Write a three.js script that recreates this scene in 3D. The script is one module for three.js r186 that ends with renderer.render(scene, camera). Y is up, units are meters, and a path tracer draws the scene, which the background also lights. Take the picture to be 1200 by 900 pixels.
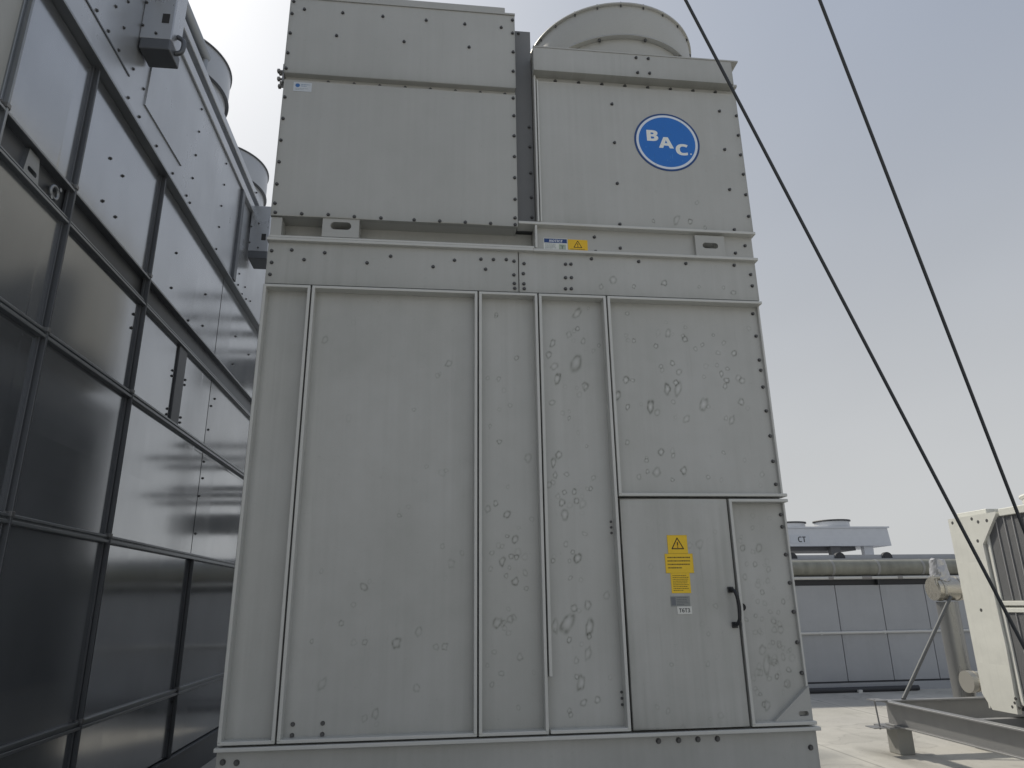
import * as THREE from 'three';
import { mergeGeometries } from 'three/addons/utils/BufferGeometryUtils.js';
import { RoundedBoxGeometry } from 'three/addons/geometries/RoundedBoxGeometry.js';

// ---------------------------------------------------------------- camera, sky, sun, exposure
const scene = new THREE.Scene();
const camera = new THREE.PerspectiveCamera(57.47, 4 / 3, 0.05, 1500);
const rad = Math.PI / 180;
camera.position.set(0, 1.65, 4.2);
camera.rotation.set(17.4277 * rad, -6.7787 * rad, -0.8354 * rad, 'YXZ');
scene.add(camera);

const hash = (x, y, s) => { let n = Math.imul(x | 0, 374761393) + Math.imul(y | 0, 668265263) + Math.imul(s | 0, 974634721); n = Math.imul(n ^ (n >>> 13), 1274126177); return ((n ^ (n >>> 16)) >>> 0) / 4294967296; };
function vnoise(x, y, s) {
  const xi = Math.floor(x), yi = Math.floor(y), fx = x - xi, fy = y - yi, u = fx * fx * (3 - 2 * fx), w = fy * fy * (3 - 2 * fy);
  const a = hash(xi, yi, s), b = hash(xi + 1, yi, s), c = hash(xi, yi + 1, s), d = hash(xi + 1, yi + 1, s);
  return a + (b - a) * u + (c - a) * w + (a - b - c + d) * u * w;
}
const fbm = (x, y, s) => vnoise(x, y, s) * 0.5 + vnoise(x * 2.03, y * 2.03, s + 1) * 0.28 + vnoise(x * 4.1, y * 4.1, s + 2) * 0.15 + vnoise(x * 8.3, y * 8.3, s + 3) * 0.07;
const SUN_AZ = -33 * rad, SUN_EL = 47 * rad;
const sunDir = new THREE.Vector3(Math.sin(SUN_AZ) * Math.cos(SUN_EL), Math.sin(SUN_EL), -Math.cos(SUN_AZ) * Math.cos(SUN_EL));
const sun = new THREE.DirectionalLight(new THREE.Color(1.0, 0.93, 0.80), 3.0);
sun.position.copy(sunDir).multiplyScalar(60);
sun.castShadow = true; sun.shadow.radius = 5; sun.shadow.mapSize.set(2048, 2048);
Object.assign(sun.shadow.camera, { left: -25, right: 25, top: 25, bottom: -25, near: 1, far: 140 });
scene.add(sun, sun.target);
{
  const w = 512, h = 256, d = new Float32Array(w * h * 4), v = new THREE.Vector3();
  const sm = (a, b, x) => { x = Math.min(1, Math.max(0, (x - a) / (b - a))); return x * x * (3 - 2 * x); };
  for (let j = 0; j < h; j++) for (let i = 0; i < w; i++) {
    const el = ((j + 0.5) / h - 0.5) * Math.PI, az = ((i + 0.5) / w - 0.5) * 2 * Math.PI;
    v.set(Math.cos(az) * Math.cos(el), Math.sin(el), Math.sin(az) * Math.cos(el));
    const g = Math.acos(Math.min(1, v.dot(sunDir))) / rad;
    const t = sm(-0.05, 0.85, v.y), q = v.clone().multiplyScalar(3.2), haze = 1 + (v.y > 0 ? 0.13 * (fbm(q.x * 0.8 + q.y * 0.5 + 9, q.z * 0.8 - q.y * 1.7 + 9, 71) - 0.48) : 0);
    const glow = 0.95 * Math.exp(-g / 13) + 0.3 * Math.exp(-Math.pow(g / 36, 2));
    const hz = [0.575, 0.585, 0.585], zn = [0.285, 0.335, 0.435], gl = [1.0, 0.94, 0.83], gr = [0.42, 0.41, 0.39];
    for (let c = 0; c < 3; c++) {
      let x = (hz[c] + (zn[c] - hz[c]) * t) * haze + gl[c] * glow;
      if (v.y < 0) x = x + (gr[c] - x) * sm(0, 0.08, -v.y);
      d[(j * w + i) * 4 + c] = x;
    }
    d[(j * w + i) * 4 + 3] = 1;
  }
  const tex = new THREE.DataTexture(d, w, h, THREE.RGBAFormat, THREE.FloatType);
  tex.mapping = THREE.EquirectangularReflectionMapping; tex.magFilter = THREE.LinearFilter; tex.needsUpdate = true;
  scene.background = tex; scene.environment = tex;
}
const EXPOSURE = 1.0;

// ---------------------------------------------------------------- small tools
let seedState = 7;
const rnd = () => { seedState = (seedState * 1664525 + 1013904223) >>> 0; return seedState / 4294967296; };
function dataTex(w, h, fn, wrap) {
  const d = new Uint8Array(w * h * 4);
  for (let j = 0; j < h; j++) for (let i = 0; i < w; i++) {
    const c = fn(i, j), k = (j * w + i) * 4;
    if (typeof c === 'number') d[k] = d[k + 1] = d[k + 2] = Math.max(0, Math.min(255, c * 255));
    else for (let m = 0; m < 3; m++) d[k + m] = Math.max(0, Math.min(255, c[m] * 255));
    d[k + 3] = 255;
  }
  const t = new THREE.DataTexture(d, w, h, THREE.RGBAFormat);
  t.magFilter = THREE.LinearFilter; t.minFilter = THREE.LinearFilter;
  if (wrap) t.wrapS = t.wrapT = THREE.RepeatWrapping;
  t.needsUpdate = true;
  return t;
}
// smooth height field, kept in floats so that gentle slopes do not step
function heightTex(w, h, fn) {
  const d = new Float32Array(w * h * 4);
  for (let j = 0; j < h; j++) for (let i = 0; i < w; i++) { const k = (j * w + i) * 4; d[k] = d[k + 1] = d[k + 2] = fn(i, j); d[k + 3] = 1; }
  const t = new THREE.DataTexture(d, w, h, THREE.RGBAFormat, THREE.FloatType);
  t.magFilter = THREE.LinearFilter; t.wrapS = t.wrapT = THREE.RepeatWrapping; t.needsUpdate = true;
  return t;
}
const C = (r, g, b) => new THREE.Color().setRGB(r, g, b);
// uv in metres by the dominant axis of each face
function metreUV(g) {
  const p = g.attributes.position, n = g.attributes.normal, uv = new Float32Array(p.count * 2);
  for (let i = 0; i < p.count; i++) {
    const ax = Math.abs(n.getX(i)), ay = Math.abs(n.getY(i)), az = Math.abs(n.getZ(i));
    if (az >= ax && az >= ay) { uv[2 * i] = p.getX(i); uv[2 * i + 1] = p.getY(i); }
    else if (ax >= ay) { uv[2 * i] = p.getZ(i); uv[2 * i + 1] = p.getY(i); }
    else { uv[2 * i] = p.getX(i); uv[2 * i + 1] = p.getZ(i); }
  }
  g.setAttribute('uv', new THREE.BufferAttribute(uv, 2));
  return g;
}
const flat = (g) => { const q = g.index ? g.toNonIndexed() : g; for (const k of Object.keys(q.attributes)) if (!['position', 'normal', 'uv'].includes(k)) q.deleteAttribute(k); return q; };
const bx = (x0, x1, y0, y1, z0, z1) => { const g = new THREE.BoxGeometry(x1 - x0, y1 - y0, z1 - z0); g.translate((x0 + x1) / 2, (y0 + y1) / 2, (z0 + z1) / 2); return metreUV(flat(g)); };
const rbx = (x0, x1, y0, y1, z0, z1, r = 0.004) => { const g = new RoundedBoxGeometry(x1 - x0, y1 - y0, z1 - z0, 1, r); g.translate((x0 + x1) / 2, (y0 + y1) / 2, (z0 + z1) / 2); return metreUV(flat(g)); };
const V = (x, y, z) => new THREE.Vector3(x, y, z);
function rod(a, b, r0, r1 = r0, seg = 12) {            // a capped round bar from a to b
  const d = b.clone().sub(a), g = new THREE.CylinderGeometry(r1, r0, d.length(), seg);
  g.applyQuaternion(new THREE.Quaternion().setFromUnitVectors(V(0, 1, 0), d.clone().normalize()));
  g.translate((a.x + b.x) / 2, (a.y + b.y) / 2, (a.z + b.z) / 2);
  return flat(g);
}
const lathe = (pts, x, z, seg = 72) => { const g = new THREE.LatheGeometry(pts.map(([r, y]) => new THREE.Vector2(r, y)), seg); g.translate(x, 0, z); return flat(g); };
// a polygon in a plane, given thickness. axis 'z': points are (x, y), the front face at z1. axis 'x': points are (z, y), the front face at x = z1
function slab(pts, z0, z1, axis = 'z', holes = []) {
  const s = new THREE.Shape(pts.map(([a, b]) => new THREE.Vector2(axis === 'x' ? -a : a, b)));
  for (const h of holes) s.holes.push(new THREE.Path(h.map(([a, b]) => new THREE.Vector2(axis === 'x' ? -a : a, b))));
  const g = new THREE.ExtrudeGeometry(s, { depth: z1 - z0, bevelEnabled: false, curveSegments: 6 });
  g.translate(0, 0, z0);
  if (axis === 'x') g.rotateY(Math.PI / 2);
  return metreUV(flat(g));
}
const slotPts = (cx, cy, w, h) => { const p = [], r = h / 2, a = w / 2 - r; for (let i = 0; i <= 8; i++) { const t = -Math.PI / 2 + Math.PI * i / 8; p.push([cx + a + r * Math.cos(t), cy + r * Math.sin(t)]); } for (let i = 0; i <= 8; i++) { const t = Math.PI / 2 + Math.PI * i / 8; p.push([cx - a + r * Math.cos(t), cy + r * Math.sin(t)]); } return p.reverse(); };
// prism between profile points (z, y) swept along x
function sweepX(prof, x0, x1) {
  const s = new THREE.Shape(prof.map(([z, y]) => new THREE.Vector2(-z, y)));
  const g = new THREE.ExtrudeGeometry(s, { depth: x1 - x0, bevelEnabled: false });
  g.translate(0, 0, x0); g.rotateY(Math.PI / 2);
  return metreUV(flat(g));
}
const names = {};
function numbered(n) { const k = names[n] = (names[n] ?? -1) + 1; return k ? `${n}_${String(k).padStart(3, '0')}` : n; }
function thing(name, label, category, [x, y, z] = [0, 0, 0], group) {
  const o = new THREE.Group(); o.name = numbered(name); o.position.set(x, y, z); o.userData = { label, category };
  if (group) o.userData.group = group;
  scene.add(o); return o;
}
function rootOf(o) { while (o.parent && o.parent !== scene) o = o.parent; return o; }
// one named mesh from geometries given in world coordinates
function part(parent, name, geoms, mat, extra) {
  const list = [].concat(geoms).map(flat);
  for (const g of list) if (!g.attributes.uv) metreUV(g);
  const g = list.length > 1 ? mergeGeometries(list) : list[0].clone();
  const m = new THREE.Mesh(g, mat); m.name = name; m.castShadow = m.receiveShadow = true;
  if (parent === scene) { m.name = numbered(name); scene.add(m); } else { parent.add(m); const r = rootOf(parent).position; g.translate(-r.x, -r.y, -r.z); }
  if (extra) Object.assign(m.userData, extra);
  return m;
}
// hex bolts with washers, on a face looking along +z or +x
function bolts(pts, plane, axis = 'z', r = 0.0108, h = 0.010) {
  const out = [];
  for (const [a, b, own] of pts) {
    const R = own ?? r, hd = new THREE.CylinderGeometry(R * 0.82, R * 0.82, h, 6), ws = new THREE.CylinderGeometry(R * 1.15, R * 1.15, 0.003, 10);
    hd.rotateY(hash(a * 1000, b * 1000, 3) * 2); hd.translate(0, h / 2 + 0.0025, 0); ws.translate(0, 0.0013, 0);
    for (const g of [hd, ws]) {
      if (axis === 'z') { g.rotateX(Math.PI / 2); g.translate(a, b, plane); } else { g.rotateZ(-Math.PI / 2); g.translate(plane, b, a); }
      out.push(flat(g));
    }
  }
  return out;
}
const STUFF = { kind: 'stuff' };
const row = (a, b, n) => Array.from({ length: n }, (_, i) => [a[0] + (b[0] - a[0]) * i / (n - 1), a[1] + (b[1] - a[1]) * i / (n - 1)]);

// ---------------------------------------------------------------- materials
const grainTex = dataTex(512, 512, (i, j) => 0.8 * (0.94 + 0.08 * fbm(i / 512 * 8, j / 512 * 8, 11) + 0.05 * (hash(i, j, 5) - 0.5)), true);
const roughTex = dataTex(256, 256, (i, j) => 0.55 + 0.5 * fbm(i / 20, j / 60, 23), true);
const GREY = [0.465, 0.467, 0.444];
const paint = (k = 1, rough = 0.5) => new THREE.MeshStandardMaterial({ color: C(GREY[0] * k / 0.8, GREY[1] * k / 0.8, GREY[2] * k / 0.8), map: grainTex, roughness: rough, metalness: 0.15 });
const M = {
  grey: paint(1), lip: paint(1.28, 0.4), bolt: new THREE.MeshStandardMaterial({ color: C(0.12, 0.12, 0.12), roughness: 0.5, metalness: 0.6 }),
  boltLight: new THREE.MeshStandardMaterial({ color: C(0.25, 0.25, 0.25), roughness: 0.45, metalness: 0.7 }),
  dark: new THREE.MeshStandardMaterial({ color: C(0.03, 0.03, 0.03), roughness: 0.7 }),
  black: new THREE.MeshStandardMaterial({ color: C(0.02, 0.021, 0.024), roughness: 0.4 }),
};
// painted sheet with mottling, rain streaks and dried ring stains; [x, y, size] in world metres
function sheetMat(x0, x1, y0, y1, seed, marks = [], opt = {}) {
  const P = 300, w = Math.max(8, Math.round((x1 - x0) * P)), h = Math.max(8, Math.round((y1 - y0) * P)), f = new Float32Array(w * h);
  const mot = opt.mottle ?? 1, st = opt.streak ?? 1;
  for (let j = 0; j < h; j++) for (let i = 0; i < w; i++) {
    const x = i / P, y = j / P;
    let v = 1 + mot * (0.16 * (fbm(x * 1.7, y * 1.3, seed) - 0.5) + 0.07 * (fbm(x * 9, y * 9, seed + 9) - 0.5));
    v += st * 0.085 * (fbm(x * 38, y * 1.1, seed + 20) - 0.5) * (0.4 + vnoise(x * 3, y * 2, seed + 4));
    v += 0.03 * (hash(i, j, seed) - 0.5);
    const e = Math.min(x, (x1 - x0) - x), b = y;                      // grime at the foot; side seams darkened by grime plus painted crevice shade
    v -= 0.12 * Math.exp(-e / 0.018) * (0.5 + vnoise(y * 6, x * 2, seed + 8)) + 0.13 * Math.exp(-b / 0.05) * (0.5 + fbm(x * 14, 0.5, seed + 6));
    const sp = vnoise(x * 70, y * 70, seed + 31); if (sp > 0.93) v -= (sp - 0.93) * 1.3;
    f[j * w + i] = v;
  }
  const A = [0, 0.0105, 0.0145, 0.0175, 0.0205], B = [0, 0.0125, 0.0195, 0.028, 0.043];
  marks = marks.slice();
  for (let n = 0; n < (opt.extra ?? 0); n++) { const c = marks[Math.floor(hash(n, 3, seed) * marks.length)] ?? [(x0 + x1) / 2, (y0 + y1) / 2]; const loose = hash(n, 9, seed) < 0.5; marks.push([loose ? x0 + 0.05 + (x1 - x0 - 0.1) * hash(n, 4, seed) : c[0] + 0.16 * (hash(n, 4, seed) - 0.5), loose ? y0 + 0.05 + (y1 - y0 - 0.1) * hash(n, 5, seed) : c[1] + 0.22 * (hash(n, 5, seed) - 0.5), 1 + (hash(n, 6, seed) > 0.8 ? 1 : 0), 0.25 + 0.5 * hash(n, 8, seed)]); }
  for (let n = 0; n < (opt.scratch ?? 5); n++) {                     // hairline scuffs and thin dried runs
    let sx = hash(n, 21, seed) * w, sy = hash(n, 22, seed) * h; const run = n % 2, L = (run ? 0.12 + 0.5 * hash(n, 23, seed) : 0.03 + 0.12 * hash(n, 23, seed)) * P, a = run ? -Math.PI / 2 : hash(n, 24, seed) * 6.28, k = run ? -0.05 : 0.1 * (hash(n, 25, seed) - 0.4);
    for (let q = 0; q < L; q++) { const i = Math.round(sx + (run ? 2 * vnoise(q * 0.03, n, seed) : 0)), j = Math.round(sy); if (i > 0 && i < w - 2 && j >= 0 && j < h) { const e = k * (1 - q / L); f[j * w + i] += e; if (run) f[j * w + i + 1] += e * 0.7; } sx += Math.cos(a); sy += Math.sin(a); }
  }
  marks.forEach(([mx, my, s, soft = 1], n) => {
    const k = 0.85 + 0.35 * hash(n, s, seed), a = A[s] * k * (0.85 + 0.35 * hash(n, 31, seed)), b = B[s] * k * (0.8 + 0.35 * hash(n, 32, seed)), tilt = 0.08 + 0.42 * hash(n, 2, seed), ct = Math.cos(tilt), sn = Math.sin(tilt);
    const str = soft * (opt.mark ?? 1) * (0.6 + 0.7 * hash(n, 7, seed)), R = Math.max(a, b) * 1.8;
    for (let j = Math.max(0, Math.floor((my - R - y0) * P)); j < Math.min(h, (my + R - y0) * P); j++) for (let i = Math.max(0, Math.floor((mx - R - x0) * P)); i < Math.min(w, (mx + R - x0) * P); i++) {
      const dx = x0 + i / P - mx, dy = y0 + j / P - my, u = (dx * ct - dy * sn) / a, t = (dx * sn + dy * ct) / b;
      const ang = Math.atan2(t, u), rr = Math.hypot(u, t) * (1 + 0.55 * (vnoise(Math.cos(ang) * 1.4 + 9 + n, Math.sin(ang) * 1.4 + n * 3.1, seed + 50) - 0.5));
      const ring = Math.exp(-Math.pow((rr - 1) / 0.28, 2)) * (0.35 + 0.95 * vnoise(Math.cos(ang) * 2 + 20, Math.sin(ang) * 2 + n * 7.7, seed + 60)), inner = Math.exp(-rr * rr / 0.16);
      f[j * w + i] += str * (-0.40 * ring + (opt.light ?? 0.15) * inner);
    }
  });
  const k = opt.tone ?? 1;
  const map = dataTex(w, h, (i, j) => { const v = 0.7 * f[j * w + i]; return [v * (1 + 0.02 * (f[j * w + i] - 1)), v, v * (1 + 0.10 * (f[j * w + i] - 1))]; });
  const bump = x1 - x0 > 0.3 && y1 - y0 > 0.5 ? heightTex(128, 128, (i, j) => vnoise(i / 128 * 2.4 * (x1 - x0), j / 128 * 1.8 * (y1 - y0), seed + 70)) : null;
  const m = new THREE.MeshStandardMaterial({ color: C(GREY[0] * k / 0.7, GREY[1] * k / 0.7, GREY[2] * k / 0.7), map, roughness: opt.rough ?? 0.44, metalness: 0.15 });
  if (bump) { m.bumpMap = bump; m.bumpScale = 0.014; }
  return m;
}
// a sheet whose front face carries uv 0..1
function sheet(x0, x1, y0, y1, z0, z1) {
  const g = bx(x0, x1, y0, y1, z0, z1), p = g.attributes.position, uv = g.attributes.uv;
  for (let i = 0; i < p.count; i++) uv.setXY(i, (p.getX(i) - x0) / (x1 - x0), (p.getY(i) - y0) / (y1 - y0));
  return g;
}

// ================================================================= GROUND
{
  const tex = dataTex(1024, 1024, (i, j) => {
    const x = i / 1024 * 14, y = j / 1024 * 14, T = 14;
    let v = 0.80 + 0.22 * (fbm(x * 0.7, y * 0.7, 301) - 0.5) + 0.13 * (fbm(x * 4, y * 4, 307) - 0.5) + 0.05 * (hash(i, j, 3) - 0.5);
    const s = Math.abs(((x + 0.35) % 2) - 1); if (s < 0.014) v -= 0.22; if (s > 0.014 && s < 0.10) v += 0.05; const pd = fbm(x * 0.9 + 7, y * 1.3 + 3, 331); v -= 0.12 * Math.exp(-Math.pow((pd - 0.56) / 0.012, 2)) + (pd > 0.56 ? 0.05 : 0); if (hash(i, j, 41) > 0.9985) v -= 0.25;
    const st = fbm(x * 2.2 + 40, y * 0.8, 311); if (st > 0.62) v -= (st - 0.62) * 1.0;
    return [v, v * 0.985, v * (0.93 + 0.05 * fbm(x * 0.5, y * 0.5, 320))];
  }, true);
  tex.repeat.set(1 / 14, 1 / 14);
  const g = new THREE.PlaneGeometry(1200, 1200); g.rotateX(-Math.PI / 2);
  part(scene, 'ground', metreUV(flat(g)), new THREE.MeshStandardMaterial({ color: C(0.585, 0.578, 0.55), map: tex, roughness: 0.85 }), { kind: 'structure' });
}

// ================================================================= MAIN COOLING TOWER
const XL = -1.085, XR = 2.245, ZB = -4.5;
const tower = thing('cooling_tower', 'pale grey painted cooling tower with the round blue emblem, standing front and centre', 'cooling tower', [0.58, 0, -2.2]);
part(tower, 'casing', [bx(XL + 0.01, XR - 0.01, 0.05, 3.93, ZB, -0.10)], M.grey);
{ // shared panel builder: plate set back, folded-out edge flanges, bolts
  const lipW = 0.0195, g = 0.0045, zp = -0.07;
  function panel(x0, x1, y0, y1, mat, { sides = 'lrtb', leftFrom = y0, boltPts = [], label } = {}) {
    const p = part(tower, 'panel', [sheet(x0 + g, x1 - g, y0 + g, y1 - g, zp - 0.012, zp)], mat, label && { label });
    const f = [], a = x0 + g, b = x1 - g, c = y0 + g, d = y1 - g, z1 = 0;
    if (sides.includes('t')) f.push(rbx(a, b, d - lipW, d, zp - 0.012, z1 - 0.001));
    if (sides.includes('b')) f.push(rbx(a, b, c, c + lipW, zp - 0.012, z1 - 0.002));
    const cc = sides.includes('b') ? c + lipW * 0.6 : c, dd = sides.includes('t') ? d - lipW * 0.6 : d;
    if (sides.includes('l')) f.push(rbx(a, a + lipW, Math.max(cc, leftFrom), dd, zp - 0.012, z1 + 0.001));
    if (sides.includes('r')) f.push(rbx(b - lipW, b, cc, dd, zp - 0.012, z1 + 0.001));
    if (sides.includes('e')) f.push(rbx(b - 0.014, b, c, d, zp - 0.03, zp + 0.02, 0.004));
    if (f.length) part(p, 'flange', f, M.lip);
    if (boltPts.length) part(p, 'bolts', bolts(boltPts, zp, 'z'), M.bolt, STUFF);
    return p;
  }
  const Y0 = 0.958, Y1 = 3.618, YM = 2.268;
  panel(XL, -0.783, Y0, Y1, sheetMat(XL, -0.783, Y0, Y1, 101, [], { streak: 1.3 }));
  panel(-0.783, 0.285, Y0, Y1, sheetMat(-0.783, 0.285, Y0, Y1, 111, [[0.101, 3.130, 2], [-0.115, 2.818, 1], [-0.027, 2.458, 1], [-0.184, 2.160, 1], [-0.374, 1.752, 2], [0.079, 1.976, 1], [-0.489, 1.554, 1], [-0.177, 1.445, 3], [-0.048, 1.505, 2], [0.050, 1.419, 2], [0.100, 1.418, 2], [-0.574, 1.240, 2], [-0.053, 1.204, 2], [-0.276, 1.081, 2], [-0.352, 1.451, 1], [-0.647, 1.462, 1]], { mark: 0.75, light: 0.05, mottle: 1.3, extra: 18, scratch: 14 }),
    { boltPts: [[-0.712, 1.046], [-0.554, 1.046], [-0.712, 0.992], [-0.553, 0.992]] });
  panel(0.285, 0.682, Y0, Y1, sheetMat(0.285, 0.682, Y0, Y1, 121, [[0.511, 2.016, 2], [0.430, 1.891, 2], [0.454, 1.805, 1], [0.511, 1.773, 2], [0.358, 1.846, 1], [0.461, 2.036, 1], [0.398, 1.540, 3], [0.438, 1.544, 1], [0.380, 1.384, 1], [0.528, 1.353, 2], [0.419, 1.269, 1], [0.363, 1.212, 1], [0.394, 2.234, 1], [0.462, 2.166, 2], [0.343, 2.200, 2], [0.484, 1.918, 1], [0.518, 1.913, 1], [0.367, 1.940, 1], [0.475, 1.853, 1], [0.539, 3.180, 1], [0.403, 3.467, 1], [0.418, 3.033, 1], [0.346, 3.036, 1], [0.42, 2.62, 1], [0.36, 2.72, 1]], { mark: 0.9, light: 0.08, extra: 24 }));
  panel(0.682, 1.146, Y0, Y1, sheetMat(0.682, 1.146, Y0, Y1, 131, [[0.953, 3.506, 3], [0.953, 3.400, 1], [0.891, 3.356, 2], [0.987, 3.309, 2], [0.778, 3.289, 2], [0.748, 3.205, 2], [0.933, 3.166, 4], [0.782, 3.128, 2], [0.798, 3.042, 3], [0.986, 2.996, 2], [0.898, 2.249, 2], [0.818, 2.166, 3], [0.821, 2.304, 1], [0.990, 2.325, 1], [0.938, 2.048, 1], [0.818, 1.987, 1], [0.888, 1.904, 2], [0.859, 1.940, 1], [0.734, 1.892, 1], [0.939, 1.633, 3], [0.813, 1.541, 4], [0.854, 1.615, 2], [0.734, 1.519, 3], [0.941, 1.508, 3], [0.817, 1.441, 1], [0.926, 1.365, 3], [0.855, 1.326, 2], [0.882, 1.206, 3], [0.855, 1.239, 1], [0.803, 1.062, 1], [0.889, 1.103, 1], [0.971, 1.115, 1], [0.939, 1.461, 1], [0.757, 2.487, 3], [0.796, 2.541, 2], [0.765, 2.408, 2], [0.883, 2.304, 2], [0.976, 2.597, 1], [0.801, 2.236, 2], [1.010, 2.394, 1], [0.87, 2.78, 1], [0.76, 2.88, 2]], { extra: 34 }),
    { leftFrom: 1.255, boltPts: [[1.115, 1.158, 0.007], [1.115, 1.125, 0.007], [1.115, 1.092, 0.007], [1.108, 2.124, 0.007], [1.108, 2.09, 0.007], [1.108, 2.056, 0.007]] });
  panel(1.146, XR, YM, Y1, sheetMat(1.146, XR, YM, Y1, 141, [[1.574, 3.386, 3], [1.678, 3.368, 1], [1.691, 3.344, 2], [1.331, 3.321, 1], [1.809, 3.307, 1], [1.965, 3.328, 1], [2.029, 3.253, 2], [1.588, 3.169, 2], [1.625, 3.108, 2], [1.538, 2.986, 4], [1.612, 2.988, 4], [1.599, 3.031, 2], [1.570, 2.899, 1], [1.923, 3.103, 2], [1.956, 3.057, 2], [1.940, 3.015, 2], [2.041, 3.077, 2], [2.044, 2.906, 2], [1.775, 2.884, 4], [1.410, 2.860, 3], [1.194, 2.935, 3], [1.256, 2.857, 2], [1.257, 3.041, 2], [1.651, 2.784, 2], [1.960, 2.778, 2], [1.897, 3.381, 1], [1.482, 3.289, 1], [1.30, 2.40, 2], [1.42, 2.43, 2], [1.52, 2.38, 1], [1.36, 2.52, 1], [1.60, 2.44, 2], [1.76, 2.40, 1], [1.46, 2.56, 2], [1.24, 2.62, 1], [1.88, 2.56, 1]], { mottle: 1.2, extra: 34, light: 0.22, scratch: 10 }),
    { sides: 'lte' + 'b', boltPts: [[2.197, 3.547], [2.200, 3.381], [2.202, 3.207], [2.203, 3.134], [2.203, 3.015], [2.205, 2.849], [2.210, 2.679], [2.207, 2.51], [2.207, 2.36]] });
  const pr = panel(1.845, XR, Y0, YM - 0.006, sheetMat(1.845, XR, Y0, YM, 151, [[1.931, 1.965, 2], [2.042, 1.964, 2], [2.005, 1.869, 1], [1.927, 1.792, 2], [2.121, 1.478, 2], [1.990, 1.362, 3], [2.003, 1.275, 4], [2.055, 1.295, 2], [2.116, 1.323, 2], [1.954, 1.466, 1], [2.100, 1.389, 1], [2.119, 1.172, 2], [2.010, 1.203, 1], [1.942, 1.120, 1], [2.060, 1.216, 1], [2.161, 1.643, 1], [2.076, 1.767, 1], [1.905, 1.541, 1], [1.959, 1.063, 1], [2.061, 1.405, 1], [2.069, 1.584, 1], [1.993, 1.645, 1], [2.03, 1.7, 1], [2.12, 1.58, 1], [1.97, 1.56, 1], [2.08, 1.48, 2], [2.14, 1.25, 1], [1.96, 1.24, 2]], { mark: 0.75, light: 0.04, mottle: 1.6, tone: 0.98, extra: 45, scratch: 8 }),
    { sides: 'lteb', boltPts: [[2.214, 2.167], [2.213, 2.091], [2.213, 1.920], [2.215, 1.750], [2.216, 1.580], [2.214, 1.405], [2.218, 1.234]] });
  part(pr, 'corner_gusset', [slab([[2.0, 0.981], [2.235, 0.981], [2.235, 1.165]], -0.071, -0.036, 'z', [slotPts(2.183, 1.018, 0.062, 0.026)])], M.grey);
  part(pr, 'latch_hole', [lathe([[0, 0], [0.017, 0], [0.022, 0.006], [0.022, 0.0]], 0, 0, 16).rotateX(Math.PI / 2).translate(1.892, 1.612, -0.068)], M.dark);

  // access door, nearly flush, on a dark gap
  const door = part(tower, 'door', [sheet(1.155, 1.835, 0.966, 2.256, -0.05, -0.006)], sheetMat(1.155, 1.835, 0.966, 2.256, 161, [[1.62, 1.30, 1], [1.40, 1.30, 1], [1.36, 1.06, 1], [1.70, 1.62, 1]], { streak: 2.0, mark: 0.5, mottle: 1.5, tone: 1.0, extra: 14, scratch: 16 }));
  const curve = new THREE.CatmullRomCurve3([V(1.800, 1.716, 0.0), V(1.803, 1.712, 0.03), V(1.812, 1.69, 0.046), V(1.822, 1.62, 0.05), V(1.816, 1.54, 0.046), V(1.807, 1.518, 0.03), V(1.804, 1.514, 0.0)]);
  part(door, 'handle', [flat(new THREE.TubeGeometry(curve, 28, 0.0105, 10)), rbx(1.784, 1.818, 1.696, 1.73, -0.006, 0.008, 0.003), rbx(1.788, 1.822, 1.496, 1.53, -0.006, 0.008, 0.003)], M.black);
}
{ // unseen dark inlet louvres, added to darken the reflections in the left tower
  const lm = new THREE.MeshStandardMaterial({ color: C(0.25, 0.265, 0.28), roughness: 0.6 });
  const inlet = part(tower, 'added_inlet', [bx(XL - 0.004, XL + 0.009, 0.95, 3.6, ZB + 0.15, -0.25)], lm);
  for (let y = 1.0; y < 3.55; y += 0.16) part(inlet, 'added_louvre', [bx(XL - 0.03, XL - 0.004, y, y + 0.012, ZB + 0.15, -0.25)], lm);
}
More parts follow.
